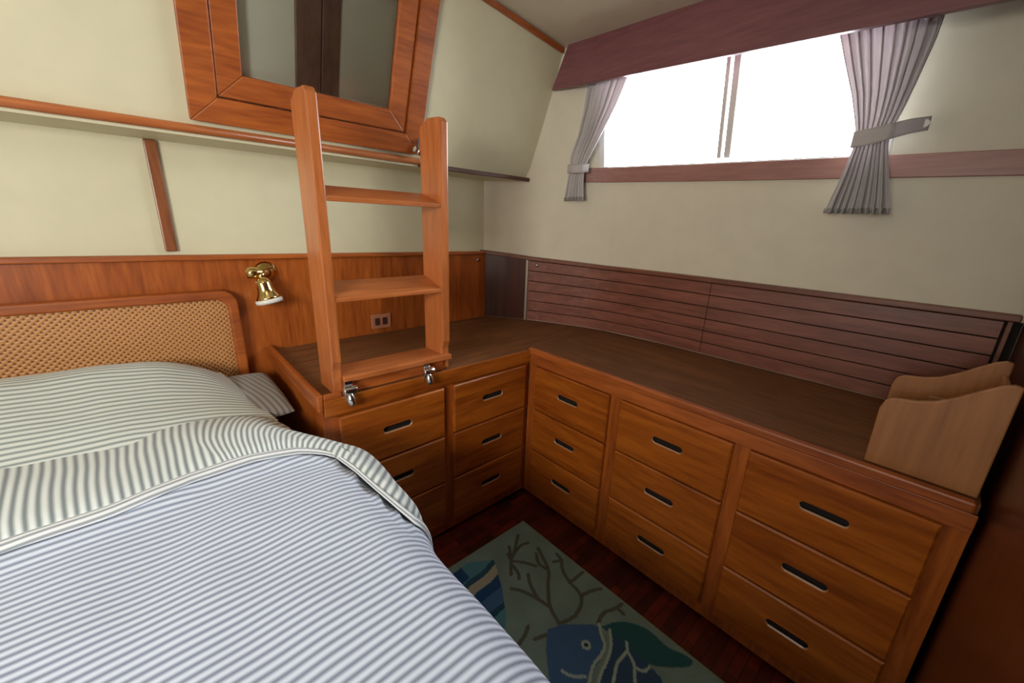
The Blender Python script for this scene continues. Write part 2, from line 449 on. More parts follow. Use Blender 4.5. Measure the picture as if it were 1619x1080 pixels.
# plank panel: six horizontal boards
PY0, PY1 = -1.19, 0.375
pl = MB()
for k in range(6):
    for a, b in ((PY0, -0.452), (-0.450, PY1)):
        lo = lambda y, k=k: 0.003 + (trim_z(y)-0.013)*k/6.0
        hi = lambda y, k=k: 0.003 + (trim_z(y)-0.013)*(k+1)/6.0 - 0.0035
        ribbon(pl, frange(a, b, 20), lo, hi, 0.012, 0.010)
ribbon(pl, frange(-1.2215, PY1, 30), kz(0.002), lambda y: trim_z(y)-0.012, 0.0025, 0.002, 1)
struct(obj('trim_3', pl, [M['plank'], M['slot']], bevel=0.0022))
# flat dark corner panel between the planks and the back wall
cn = MB(); ribbon(cn, frange(0.385, 0.578, 8), kz(0.001), lambda y: trim_z(y)-0.011, 0.008, 0.007)
struct(obj('trim_4', cn, M['bulkhead'], bevel=0.001))
# edge strips at the ends of the plank panel
for n_, y in ((5, 0.380), (6, -1.200)):
    e = MB(); vbar(e, y, 0.009, kz(0.001), lambda y_: trim_z(y_)-0.011, 0.017, 0.014)
    struct(obj('trim_%d' % n_, e, M['edge_alu'] if n_ == 5 else M['dark_trim_y'], bevel=0.001))

# ------------------------------------------------------------------ back wall
XL = -2.34
mb = MB(); mb.box(XL, 0.225, 0.58, 0.62, -0.68, 0.72); struct(obj('wall_back', mb, M['cream']))
wn = MB(); wn.box(XL, 0.213, 0.566, 0.579, -0.30, 0.335); struct(obj('trim_7', wn, M['teak_z']))
tp = MB(); tp.hexa([(XL,.550,.343),(.205,.550,.326),(.205,.579,.326),(XL,.579,.343),(XL,.550,.361),(.205,.550,.342),(.205,.579,.342),(XL,.579,.361)])
struct(obj('trim_8', tp, M['teak_x'], bevel=0.004))
bt = MB(); bt.box(-1.040, -1.010, 0.567, 0.579, 0.362, 0.678)
struct(obj('trim_9', bt, wood('batten_teak', (0.16,0.05,0.018), (0.30,0.10,0.035), 'z'), bevel=0.004))

# upper back wall, leaning over the bed, with the hatch opening
LA = math.radians(20); SY, SZ = -math.sin(LA), math.cos(LA)
def HP(x, w, n=0.0):
    return (x, 0.41 + w*SY - n*SZ, 0.69 + w*SZ + n*SY)
HX0, HX1, HW0, HW1 = -0.905, -0.285, 0.070, 0.56
mb = MB()
xs = [XL, HX0, HX1, 0.45]; ws = [0.0, HW0, HW1, 0.70]
for i in range(3):
    for k in range(3):
        if i == 1 and k == 1: continue
        n = mb.add([HP(xs[i],ws[k]), HP(xs[i+1],ws[k]), HP(xs[i+1],ws[k+1]), HP(xs[i],ws[k+1])])
        mb.face((n, n+1, n+2, n+3))
struct(obj('wall_back_upper', mb, M['cream']))
# ceiling
mb = MB(); P = []
for (x, y) in ((XL, -1.9), (0.60, -1.9), (0.60, 0.35), (XL, 0.35)):
    P.append((x, y, ceil_z(x, y)))
mb.hexa(P + [(p[0], p[1], p[2]+0.03) for p in P]); struct(obj('ceiling', mb, M['ceil']))
# dark strip in the joint of ceiling and upper wall
def seam_pt(x, n, dz):
    w = 0.0
    for _ in range(30):
        p = HP(x, w, 0); w += (ceil_z(p[0], p[1]) - p[2])*0.9
    p = HP(x, w + dz, n); return p
mb = MB(); n = []
for x in (XL, 0.335):
    n.append(mb.add([seam_pt(x, 0.001, -0.022), seam_pt(x, 0.014, -0.020), seam_pt(x, 0.014, -0.003), seam_pt(x, 0.001, 0.0)]))
for k in range(4): mb.face((n[0]+k, n[0]+(k+1)%4, n[1]+(k+1)%4, n[1]+k))
mb.face((n[0], n[0]+3, n[0]+2, n[0]+1)); mb.face((n[1], n[1]+1, n[1]+2, n[1]+3))
struct(obj('trim_10', mb, M['teak_x'], bevel=0.002))

# ------------------------------------------------------------------ rest of the room shell
mb = MB(); mb.box(XL, 0.60, -1.9, 0.62, -0.72, -0.68); struct(obj('floor', mb, M['parquet']))
mb = MB(); mb.box(XL-0.04, XL, -1.9, 0.62, -0.68, 1.45); struct(obj('wall_left', mb, M['cream']))
mb = MB(); mb.box(-0.62, 0.60, -1.26, -1.222, -0.68, 1.3); struct(obj('wall_front', mb, M['bulkhead']))
mb = MB(); mb.box(XL, -0.62, -1.92, -1.88, -0.68, 1.45); struct(obj('wall_front_aft', mb, M['teak_z']))
mb = MB(); mb.box(-0.62, -0.60, -1.88, -1.262, -0.68, 1.3); struct(obj('wall_closet', mb, M['bulkhead']))

# ------------------------------------------------------------------ wall shelf over the bed
sh = thing('wall_shelf', 'long cream soffit shelf with rounded teak nosing running above the bed', 'shelf', (-1.0, 0.48, 0.68))
b = MB(); b.prism([(XL,0.579),(0.212,0.579),(0.288,0.476),(0.341,0.402),(XL,0.402)], lambda p,t:(p[0],p[1],t), 0.679, 0.690)
obj('shelf_board', b, M['cream'], sh)
b = MB(); b.tube([(XL,0.395,0.697),(-0.255,0.395,0.697)], 0.0115, 16); obj('nosing', b, M['ladder_x'], sh)
b = MB(); b.box(-0.255, 0.334, 0.388, 0.402, 0.677, 0.694); obj('edge_strip', b, M['dark_trim'], sh, bevel=0.002)

# ------------------------------------------------------------------ overhead hatch door
def hx(mb, x0, x1, w0, w1, n0, n1, mi=0):
    return mb.hexa([HP(x0,w0,n0),HP(x1,w0,n0),HP(x1,w0,n1),HP(x0,w0,n1),HP(x0,w1,n0),HP(x1,w1,n0),HP(x1,w1,n1),HP(x0,w1,n1)], mi)
def mitre(mb, X0, X1, W0, W1, t, n0, n1):
    """four mitred boards, outer rectangle X0..W1, board width t"""
    o = [(X0,W0),(X1,W0),(X1,W1),(X0,W1)]; i = [(X0+t,W0+t),(X1-t,W0+t),(X1-t,W1-t),(X0+t,W1-t)]
    for k in range(4):
        j = (k+1) % 4
        q = [o[k], o[j], i[j], i[k]]
        mb.hexa([HP(a,b_,n0) for a,b_ in q] + [HP(a,b_,n1) for a,b_ in q])
hb = MB(); mitre(hb, -0.940, -0.258, 0.035, 0.595, 0.064, 0.0, 0.020)
hd = struct(obj('door_1', hb, M['teak_x'], bevel=0.0025))
hd['label'] = 'teak framed hatch door with grey pane in the leaning wall above the ladder'
sa = MB(); mitre(sa, -0.873, -0.326, 0.103, 0.528, 0.060, -0.012, 0.014)
gk = MB(); mitre(gk, -0.893, -0.297, 0.086, 0.548, 0.030, -0.0245, -0.0145); obj('seam_shade', gk, M['slot'], hd)  # added black ring, put in to darken the gap round the sash
obj('sash', sa, M['teak_x'], hd, bevel=0.003)
rc = MB()
hx(rc, -0.90, -0.29, 0.08, 0.555, -0.034, -0.026)
obj('back_panel', rc, M['grey_panel'], hd)
rc = MB()
hx(rc, -0.90, -0.895, 0.08, 0.555, -0.026, -0.013); hx(rc, -0.295, -0.29, 0.08, 0.555, -0.026, -0.013)
hx(rc, -0.895, -0.295, 0.08, 0.085, -0.026, -0.013); hx(rc, -0.895, -0.295, 0.55, 0.555, -0.026, -0.013)
obj('recess_lining', rc, M['grey_panel'], hd)
bd = MB(); hx(bd, -0.672, -0.602, 0.086, 0.549, -0.025, -0.014); hx(bd, -0.600, -0.548, 0.086, 0.549, -0.025, -0.017)
obj('board', bd, M['board'], hd, bevel=0.003)
gp = MB(); hx(gp, -0.815, -0.380, 0.166, 0.472, -0.004, -0.001); obj('pane', gp, M['glass'], hd)
lt = MB(); lt.lathe(HP(-0.275, 0.052, 0.020), (0,-SZ,SY), [(0,0.016),(0.004,0.016),(0.006,0.008),(0.022,0.007),(0.024,0.012),(0.034,0.012),(0.036,0.004)], 16)
lt.box(-0.279, -0.271, 0.352, 0.362, 0.722, 0.768)
obj('latch', lt, M['chrome'], hd)['label'] = 'small chrome latch at the lower right corner'

# ------------------------------------------------------------------ window valance
VX = 0.333
va = thing('window_valance', 'long reddish brown wooden valance board above the window', 'valance', (VX, -0.4, 1.0))
b = MB()
def vb(y): return 1.0425 - 0.058*(0.30-y) if y > -2 else 0
pts0 = []
for y in frange(-1.215, 0.262, 16):
    pass
n = []
for y, dy in ((-1.215, 0.0), (0.262, 1.0)):
    zb, zt = vb(y), ceil_z(VX, y)-0.001
    lean = 0.055 if dy else 0.0     # end cut parallel to the leaning wall
    n.append(b.add([(VX, y+lean*0.9*dy-0.035*dy, zb), (VX, y-0.065*dy+0.0, zt), (VX+0.018, y-0.065*dy, zt), (VX+0.018, y+lean*0.9*dy-0.035*dy, zb)]))
for k in range(4): b.face((n[0]+k, n[0]+(k+1)%4, n[1]+(k+1)%4, n[1]+k))
b.face((n[0], n[0]+3, n[0]+2, n[0]+1)); b.face((n[1], n[1]+1, n[1]+2, n[1]+3))
obj('face_board', b, M['mahog_y'], va, bevel=0.002)
b = MB(); b.tube([(0.425, -1.10, 1.075), (0.40, 0.13, 1.085)], 0.006, 10); obj('curtain_rod', b, M['white_frame'], va)

# ------------------------------------------------------------------ curtains
def curtain(name, label, xbase, levels, nfold, amp, group=None, flip=1):
    """levels: (z, y_near_side, y_far_side, amplitude scale)"""
    zs = [l[0] for l in levels]
    mb_ = MB()
    def at(t):
        k = t*(len(levels)-1); i = min(int(k), len(levels)-2); f = k-i
        f2 = f
        return [lerp(levels[i][q], levels[i+1][q], f2) for q in range(5)]
    def fn(t, u):
        z, ya, yb, am, xo = at(t)
        uu = u + 0.015*math.sin(9*u+3)
        y = lerp(ya, yb, uu)
        ph = 2*PI*nfold*u
        x = xbase + xo + amp*am*(math.sin(ph) + 0.35*math.sin(2.3*ph+1.0)) 
        y += flip*0.35*amp*am*math.cos(ph)
        return (x, y, z + 0.004*math.sin(ph)*(1 if t > 0.9 else 0))
    mb_.grid(fn, frange(0, 1, 60), frange(0, 1, nfold*14))
    return mb_
t = thing('curtain', 'lilac grey pleated curtain tied back at the right end of the window', 'curtain', (0.46, -0.85, 0.54), 'window curtains')
c = curtain('fabric', '', 0.455, [(1.095,-.670,-.945,1.0,-.045),(1.05,-.700,-.925,1.0,-.035),(0.95,-.735,-.915,.9,-.02),(0.86,-.768,-.898,.75,-.005),(0.80,-.786,-.885,.55,.0),(0.76,-.797,-.872,.42,.0),(0.72,-.800,-.875,.5,.0),(0.65,-.790,-.893,.75,0),(0.58,-.777,-.912,1.0,0),(0.550,-.772,-.918,1.1,0)], 9, 0.013)
obj('fabric', c, M['curtain'], t, solid=0.0015)
c = curtain('hem', '', 0.455, [(0.560,-.771,-.919,1.15,0),(0.546,-.770,-.920,1.15,0)], 9, 0.0135)
obj('hem', c, plain('curtain_hem', (0.34, 0.32, 0.30), 0.9), t, solid=0.003)
b = MB()   # tie-back strap: round the bunch, then up to the wall
def strap(t_, v):
    pts = [(0.475,-.792,.745),(0.440,-.795,.742),(0.425,-.83,.742),(0.432,-.872,.752),(0.478,-.905,.768),(0.520,-.935,.778)]
    k = t_*(len(pts)-1); i = min(int(k), len(pts)-2); f = k-i; f = f*f*(3-2*f)*0.4+f*0.6
    p = [lerp(pts[i][q], pts[i+1][q], f) for q in range(3)]
    w = interp([(0,.020),(.5,.021),(1,.017)], t_)
    return (p[0], p[1], p[2] + (v-0.5)*2*w)
b.grid(strap, frange(0,1,30), frange(0,1,6)); obj('tieback', b, M['curtain'], t, solid=0.004)
b = MB(); b.lathe((0.515,-.928,.776),(-1,0,0),[(0,.006),(.006,.006),(.007,.010),(.010,.010)],14); obj('tieback_button', b, M['white_frame'], t)

t = thing('curtain', 'narrow pleated curtain tied back at the left end of the window near the corner', 'curtain', (0.40, 0.15, 0.60), 'window curtains')
c = curtain('fabric', '', 0.405, [(1.10,.115,-.100,1.0,-.03),(1.05,.120,-.085,1.0,-.02),(0.95,.140,-.03,.9,-.01),(0.86,.170,.035,.75,0),(0.78,.205,.085,.5,0),(0.73,.205,.115,.4,0),(0.71,.208,.118,.4,0),(0.66,.215,.115,.6,0),(0.60,.225,.105,.9,0)], 6, 0.011)
obj('fabric', c, M['curtain'], t, solid=0.0015)
c = curtain('hem', '', 0.405, [(0.608,.225,.104,.95,0),(0.594,.226,.103,.95,0)], 6, 0.0115)
obj('hem', c, bpy.data.materials['curtain_hem'], t, solid=0.003)
b = MB()
def strap2(t_, v):
    pts = [(0.430,.215,.735),(0.388,.200,.728),(0.375,.160,.722),(0.385,.118,.722),(0.415,.105,.728)]
    k = t_*(len(pts)-1); i = min(int(k), len(pts)-2); f = k-i
    p = [lerp(pts[i][q], pts[i+1][q], f) for q in range(3)]
    return (p[0], p[1], p[2] + (v-0.5)*0.034)
b.grid(strap2, frange(0,1,20), frange(0,1,4)); obj('tieback', b, M['curtain'], t, solid=0.004)

# ------------------------------------------------------------------ chests of drawers
DW, DH, DT = 0.347, 0.180, 0.016
def slot_pts(L, H, n=32, cx=0.0, cz=0.0):
    out = []
    for k in range(n):
        a = 2*PI*(k+0.5)/n; c_, s_ = math.cos(a), math.sin(a)
        out.append((cx + (L/2-H/2)*(1 if c_ > 0 else -1) + H/2*c_, cz + H/2*s_))
    return out
def drawer_mesh(w, h):
    """front board of a drawer with a stadium finger slot; local, faces -y, origin top left"""
    mb_ = MB(); n = 32; cx, cz = w/2, -h*0.46
    sl = slot_pts(0.094, 0.019, n, cx, cz+0.001); so = slot_pts(0.098, 0.024, n, cx, cz-0.0005)
    rect = []
    for k in range(n):
        a = 2*PI*(k+0.5)/n; c_, s_ = math.cos(a), math.sin(a)
        f = 1/max(abs(c_), abs(s_)); rect.append([w/2*(1+c_*f), -h/2*(1-s_*f)])
    for cxn, czn in ((0,0),(w,0),(w,-h),(0,-h)):
        j = min(range(n), key=lambda q: (rect[q][0]-cxn)**2 + (rect[q][1]-czn)**2); rect[j] = [cxn, czn]
    c2 = 0.004
    def ins(p): return (min(max(p[0], c2), w-c2), min(max(p[1], -h+c2), -c2))
    loops = [[(p[0], 0.0, p[1]) for p in rect], [(p[0], -DT+c2, p[1]) for p in rect], [(ins(p)[0], -DT, ins(p)[1]) for p in rect],
             [(p[0], -DT, p[1]) for p in so], [(p[0], -DT+0.003, p[1]) for p in sl], [(p[0], -0.002, p[1]) for p in sl]]
    ids = [mb_.add(l) for l in loops]
    for q, (a, b_) in enumerate(zip(ids, ids[1:])):
        for k in range(n):
            j = (k+1) % n; mb_.face((a+k, a+j, b_+j, b_+k), 1 if q == 3 else (2 if q == 4 else 0))
    mb_.face([ids[0]+k for k in range(n)][::-1])
    cup = MB(); a = cup.add([(p[0], -0.0042, p[1]) for p in sl]); cup.face([a+k for k in range(n)])  # shallow black cup stands in for the dark drawer inside
    a2 = cup.add([(p[0], -0.003, p[1]) for p in slot_pts(0.0935, 0.0185, n, cx, cz+0.001)])
    for k in range(n):
        j = (k+1) % n; cup.face((a+k, a+j, a2+j, a2+k))
    return mb_, cup
dm, cupm = drawer_mesh(DW, DH)
proto = {}
def place_drawer(parent, x, z, label=None):
    if not proto:
        d = obj('drawer', dm, [M['drawer'], M['slot_lip'], M['slot']], parent, local=True)
        s = obj('finger_slot', cupm, M['slot'], d, local=True); s['label'] = 'finger slot with its inner shade painted black'
        proto['d'] = d; proto['s'] = s
    else:
        d = proto['d'].copy(); C.objects.link(d); s = proto['s'].copy(); C.objects.link(s)
        d.parent = parent; s.parent = d
    d.location = (x, 0, z)
    return d
TOPS = (-0.0585, -0.2440, -0.4300)

# left chest (bedside)
LC = thing('chest_of_drawers', 'teak chest with two columns of slotted drawers beside the bed under the ladder', 'chest of drawers', (0.0, 0.0, -0.68))
b = MB(); b.box(-0.800, -0.0005, 0.001, 0.563, -0.655, -0.0305); obj('carcass', b, M['teak_z'], LC, bevel=0.001)
b = MB(); b.box(-0.780, -0.0005, 0.040, 0.50, -0.679, -0.655); obj('plinth', b, M['bulkhead'], LC)
b = MB()
cr = [(hull_x(y)-0.004, y) for y in (0.017, 0.10, 0.20, 0.30, 0.377, 0.476)] + [(0.220, 0.564)]
b.prism([(-0.800, 0.564), (-0.800, -0.004), (-0.003, -0.004), (-0.003, 0.0155)] + [(cr[0][0], 0.0155)] + cr[1:], lambda p, t: (p[0], p[1], t), -0.030, 0.0)
obj('countertop', b, M['counter'], LC, bevel=0.0015)
b = MB(); b.box(-0.812, -0.795, -0.012, 0.563, -0.030, 0.020); obj('side_lip', b, M['teak_y'], LC, bevel=0.005)
b = MB(); b.box(-0.795, -0.0005, -0.012, -0.0045, -0.050, 0.0015); obj('front_rail', b, M['drawer'], LC, bevel=0.002)
b = MB(); b.box(-0.795, -0.745, -0.0125, 0.004, 0.0015, 0.016); obj('corner_block', b, M['teak_x'], LC, bevel=0.004)
for x in (-0.760, -0.375):
    for tz in TOPS: place_drawer(LC, x, tz+0.68)

# right chest, under the window
RC = thing('chest_of_drawers', 'long teak chest with three columns of slotted drawers under the window', 'chest of drawers', (0.0, 0.0, -0.68), rz=-PI/2)
# local frame: x runs towards the camera side (world -y), y runs to the hull (world +x)
def lobj(name, mb_, mat, bevel=0.0, **k):
    for i, v in enumerate(mb_.v): mb_.v[i] = (v[0], v[1], v[2]+0.68)
    return obj(name, mb_, mat, RC, bevel, local=True, **k)
b = MB(); b.box(0.0005, 1.212, 0.001, 0.515, -0.655, -0.0305); lobj('carcass', b, M['teak_z'], 0.001)
b = MB(); b.box(0.0005, 1.212, 0.035, 0.45, -0.679, -0.655); lobj('plinth', b, M['bulkhead'])
b = MB(); b.prism([(-0.014, 0.012), (1.2115, 0.012), (1.2115, hull_x(-1.218)-0.004), (0.3, hull_x(-0.3)-0.004), (0.0, hull_x(0)-0.004), (-0.014, hull_x(0.014)-0.004)], lambda p, t: (p[0], p[1], t), -0.030, 0.0)
lobj('countertop', b, M['counter'], 0.0015)
b = MB(); b.box(0.0, 1.205, -0.010, 0.012, -0.016, 0.009); lobj('front_lip', b, M['teak_x'], 0.005)
b = MB(); b.box(0.0, 1.212, -0.0045, 0.0008, -0.0565, -0.0165); lobj('front_rail', b, M['teak_x'], 0.0015)
for x in (0.050, 0.441, 0.827):
    for tz in TOPS: place_drawer(RC, x, tz+0.68)

# ------------------------------------------------------------------ ladder
LD = thing('boarding_ladder', 'varnished teak ladder standing on the bedside chest below the hatch door', 'ladder', (-0.57, 0.07, 0.0))
def rail_mesh(x0, x1):
    mb_ = MB()
    prof = [(0.012, 0.001), (0.120, 0.001), (0.122, 0.755), (0.075, 0.772), (0.018, 0.768), (0.004, 0.755), (0.004, 0.10), (0.012, 0.075)]
    mb_.prism(prof, lambda p, t: (t, p[0], p[1]), x0, x1); return mb_
obj('side_rail', rail_mesh(-0.760, -0.733), M['ladder_z'], LD, bevel=0.004)
obj('side_rail', rail_mesh(-0.405, -0.378), M['ladder_z'], LD, bevel=0.004)
for z in (0.262, 0.518):
    b = MB(); zf, zk = z+0.001, z+0.033
    b.hexa([(-.7335,.006,zf),(-.4045,.006,zf),(-.4045,.113,zk),(-.7335,.113,zk),(-.7335,.006,zf+.013),(-.4045,.006,zf+.013),(-.4045,.113,zk+.013),(-.7335,.113,zk+.013)]); obj('tread', b, M['ladder_x'], LD, bevel=0.003)
b = MB(); b.box(-0.7335, -0.376, -0.004, 0.112, 0.036, 0.054); obj('tread', b, M['ladder_x'], LD, bevel=0.003)
b = MB(); b.box(-0.7335, -0.4045, 0.004, 0.020, 0.002, 0.036); obj('bottom_rail', b, M['teak_x'], LD, bevel=0.002)
for x in (-0.728, -0.480):
    b = MB()
    b.box(x-0.011, x+0.011, -0.018, -0.014, -0.012, 0.046)
    b.tube([(x-0.019, -0.027, 0.022), (x-0.017, -0.027, 0.022), (x+0.017, -0.027, 0.022), (x+0.019, -0.027, 0.022)], [.008,.0125,.0125,.008], 16)
    b.lathe((x-0.002, -0.030, 0.016), (0.05,-0.25,-1), [(0,.008),(.008,.010),(.016,.0125),(.026,.0125),(.034,.009),(.038,.003)], 16)
    h = obj('hinge', b, M['chrome'], LD, bevel=0.001); h['label'] = 'chrome hinge fitting'

# ------------------------------------------------------------------ reading lamp, outlet, knobs
RL = thing('reading_lamp', 'small brass reading lamp on the wooden panel right of the headboard', 'lamp', (-0.80, 0.566, 0.26))
b = MB(); b.lathe((-0.782, 0.566, 0.288), (0,-1,0), [(0,.036),(.006,.036),(.012,.030),(.020,.016),(.030,.013)], 28); obj('wall_mount', b, M['brass'], RL)
b = MB(); b.tube([(-0.782,.540,.288),(-0.790,.520,.290),(-0.806,.508,.286),(-0.808,.502,.270)], [.012,.012,.012,.012], 14)
b.lathe((-0.850,.512,.292),(1,0,0),[(0,.006),(.004,.018),(.018,.021),(.034,.018),(.046,.012),(.056,.008)],20); obj('arm', b, M['brass'], RL)
b = MB(); b.lathe((-0.808,.500,.276),(0.16,-0.12,-1),[(0,.010),(.006,.020),(.018,.024),(.038,.025),(.054,.029),(.066,.035),(.076,.040)],28); obj('lamp_shade', b, M['brass'], RL)
b = MB(); b.lathe((-0.7965,.4915,.204),(0.16,-0.12,-1),[(0,.040),(.005,.0425),(.014,.041),(.016,.032),(.012,.010)],28); obj('bulb_rim', b, M['lamp_glass'], RL)['label'] = 'white rim of the lamp head'

OU = thing('power_outlet', 'brown double power outlet on the panel behind the ladder', 'outlet', (-0.365, 0.566, 0.03))
b = MB(); b.box(-0.412, -0.322, 0.558, 0.5655, 0.020, 0.084); obj('face_plate', b, M['outlet'], OU, bevel=0.003)
for x in (-0.386, -0.352):
    b = MB(); b.box(x-0.011, x+0.011, 0.5555, 0.5585, 0.036, 0.068); obj('socket', b, M['outlet_dark'], OU, bevel=0.002)
def knob(p, d, label):
    b = MB(); b.lathe(p, d, [(0,.004),(.004,.004),(.006,.008),(.011,.008),(.013,.003)], 14)
    tag(obj('knob', b, M['chrome']), label, 'knob', 'small knobs under the cap trim')
knob((0.155, 0.564, 0.300), (0,-1,0), 'tiny chrome knob on the dark panel just right of the ladder')
knob((hull_x(0.335)-0.013, 0.335, 0.286), (-1,-0.4,0), 'tiny chrome knob at the left end of the plank panel')

# ------------------------------------------------------------------ bed
def xe(y): return interp([(-1.5,-.765),(-0.5,-.765),(-0.17,-.765),(-0.03,-.835),(0.03,-.862),(0.6,-.865)], y)
ZB = -0.085; RR = 0.10
def xshift(t_, y):
    k_ = max(0.0, min(1.0, (t_+0.40)/0.34)); return (xe(y)+0.765)*k_*k_*(3-2*k_)
def bed_surf(t_, y, d=0.0, puff=0.0):
    k_ = max(0.0, min(1.0, (t_+0.40)/0.34)); e = lerp(-0.765, xe(y), k_*k_*(3-2*k_)); a = max(0.0, min(t_/RR, PI/2))
    if t_ <= 0: x, z, nx, nz = e-RR+t_, ZB, 0, 1
    elif t_ < RR*PI/2: x, z, nx, nz = e-RR+RR*math.sin(a), ZB-RR+RR*math.cos(a), math.sin(a), math.cos(a)
    else: x, z, nx, nz = e, ZB-RR-(t_-RR*PI/2), 1, 0
    d2 = d + puff*(0.6*noise.noise(Vector((t_*3.1, y*3.7, 1.3))) + 0.25*noise.noise(Vector((t_*9, y*8, 4.1))))
    return (x+nx*d2, y, z+nz*d2)
BED = thing('bed', 'built-in double bed with a cane headboard against the back wall', 'bed', (-1.5, -0.4, -0.68))
b = MB(); b.box(XL+0.02, -0.845, -1.55, 0.555, -0.679, -0.36); obj('bed_base', b, M['bedbase'], BED, bevel=0.005)
b = MB()
b.grid(lambda u, v: bed_surf(u, v, -0.02), [-1.3,-.8,-.4,-.1,-.04] + frange(0, RR*PI/2, 8) + [0.30], frange(-1.5, 0.50, 50), lambda u, v: (u, v))
obj('mattress', b, M['mattress'], BED)
# headboard
def rrect(x0, x1, z0, z1, r, n=8):
    pts = [(x0, z0), (x1, z0)]
    for k in range(n+1):
        a = PI/2*k/n; pts.append((x1-r+r*math.cos(a), z1-r+r*math.sin(a)))
    for k in range(n+1):
        a = PI/2*k/n; pts.append((x0+r-r*math.sin(a), z1-r+r*math.cos(a)))
    return pts
b = MB(); b.ring(rrect(XL+0.03, -0.880, -0.34, 0.238, 0.050), rrect(XL+0.06, -0.912, -0.30, 0.208, 0.034), lambda p, t: (p[0], t, p[1]), 0.520, 0.560)
hbd = obj('headboard', b, M['teak_x'], BED, bevel=0.008, seg=3)
b = MB(); b.prism(rrect(XL+0.055, -0.907, -0.30, 0.212, 0.036), lambda p, t: (p[0], t, p[1]), 0.532, 0.546)
obj('cane_panel', b, M['cane'], hbd)['label'] = 'woven golden cane panel'

# duvet
YF = [(-1.6,-.105),(-0.35,-.10),(-0.2,-.068),(-0.08,-.068),(0.0,-.095),(0.03,-.14),(0.045,-.24),(0.06,-.37),(0.08,-.44),(0.4,-.475)]
YB = [(-1.6,.25),(-0.2,.235),(-0.03,.175),(0.05,.10),(0.15,.05),(0.4,.02)]
def yf(t_): return interp(YF, t_)
def yb(t_): return interp(YB, t_)
b = MB()
ts = frange(-1.33, -0.12, 70) + frange(-0.12, 0.16, 24)[1:] + frange(0.16, 0.34, 8)[1:]
def duv(u, v):
    y = lerp(-1.52, 0.06, v)
    edge = 0.010*math.exp(-((y-(yf(u)-0.035))/0.03)**2)
    return bed_surf(u, y, 0.004+edge, 0.020)
b.grid(duv, ts, frange(0, 1, 150), lambda u, v: (u, lerp(-1.52, 0.06, v)))
tag(obj('duvet', b, M['duvet'], solid=0.006), 'blue and white striped cover spread over the bed', 'bed cover')
# folded back top sheet
b = MB()
def shf(u, v, d=0.0):
    y = lerp(yf(u), yb(u), v)
    side = max(0.0, min(1.0, (u+0.12)/0.10)); lift = (0.010 + 0.010*math.sin(PI*v) + 0.006*side + 0.012*v*(1-side))*min(1.0, 0.25+v*9)
    return bed_surf(u, y, 0.016+lift+d+0.003*math.sin(u*9+v*3), 0.020)
b.grid(shf, ts[:-5], frange(0, 1, 30), lambda u, v: (u + xshift(u, lerp(yf(u), yb(u), v)) + 0.15*lerp(yf(u), yb(u), v)*min(1, max(0, (-0.2-u)/0.4)) - 0.5*(lerp(yf(u), yb(u), v)-0.1)*min(1, max(0, (u+0.12)/0.14)), v*0.3))
FS = tag(obj('folded_sheet', b, M['sheet'], solid=0.008), 'wide striped sheet border folded back across the bed below the pillows', 'sheet')
b = MB()
def hemf(u, v):
    y = lerp(yf(u)-0.034, yf(u)+0.006, v)
    return bed_surf(u, y, 0.020+0.008*math.sin(PI*v), 0.020)
b.grid(hemf, ts[:-5], frange(0, 1, 6), lambda u, v: (u, v*0.04+0.006))
h = obj('hem', b, M['hem'], FS, solid=0.003)

# pillows
def pillow(name, label, x0, x1b, x1f, y0, y1, topz, basez, mat, uvs, sag=0.0, axis='y'):
    # x1b / x1f: right edge at the back / at the front; topz(y) = height of the crown, basez = underside
    mb_ = MB(); n = 44
    def pos(u, v):
        y = lerp(y0, y1, (v+1)/2); xr = lerp(x1f, x1b, (v+1)/2)
        x = lerp(x0, xr, (u+1)/2)
        return x, y + 0.012*(u*u)*(-v)
    def prof(u, v):
        a = max(0.0, 1-u**8)**0.5 * (max(0.0, 1-((u-0.45)/0.55)**2.2)**0.5 if u > 0.45 else 1.0) if uvs else max(0.0, 1-u**10)**0.5
        return a * max(0.0, 1-abs(v)**3.2)**0.5
    def top(u, v):
        x, y = pos(u, v); f = prof(u, v); t_ = topz(y)
        wr = 0.006*noise.noise(Vector((x*5, y*6, 2.0))) + 0.003*noise.noise(Vector((x*14, y*9, 5.0)))
        m = lerp(basez, t_, 0.30)
        return (x, y, m + (t_-m)*f + wr*f)
    def bot(u, v):
        x, y = pos(u, v); f = prof(u, v); m = lerp(basez, topz(y), 0.30)
        return (x, y, m + (basez-m)*min(1, f*1.3))
    us = [math.sin(PI/2*q) for q in frange(-1, 1, n)]
    uvf = lambda u, v: (pos(u, v)[0]+0.25*pos(u, v)[1], pos(u, v)[1] + 0.03*max(0, u)**2)
    mb_.grid(top, us, us, uvf); mb_.grid(bot, us, us, uvf, flip=True)
    return tag(obj(name, mb_, mat), label, 'pillow', 'bed pillows')
pillow('pillow', 'large white pillow with thin grey stripes, nearest the camera', -2.12, -0.965, -0.885, 0.10, 0.515,
       lambda y: interp([(0.10,-.050),(0.25,.005),(0.38,.070),(0.52,.104)], y), -0.090, M['pillow'], True)
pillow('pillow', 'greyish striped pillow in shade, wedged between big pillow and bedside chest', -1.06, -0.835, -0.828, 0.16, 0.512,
       lambda y: interp([(0.16,-.058),(0.52,-.028)], y), -0.100, M['pillow2'], False)

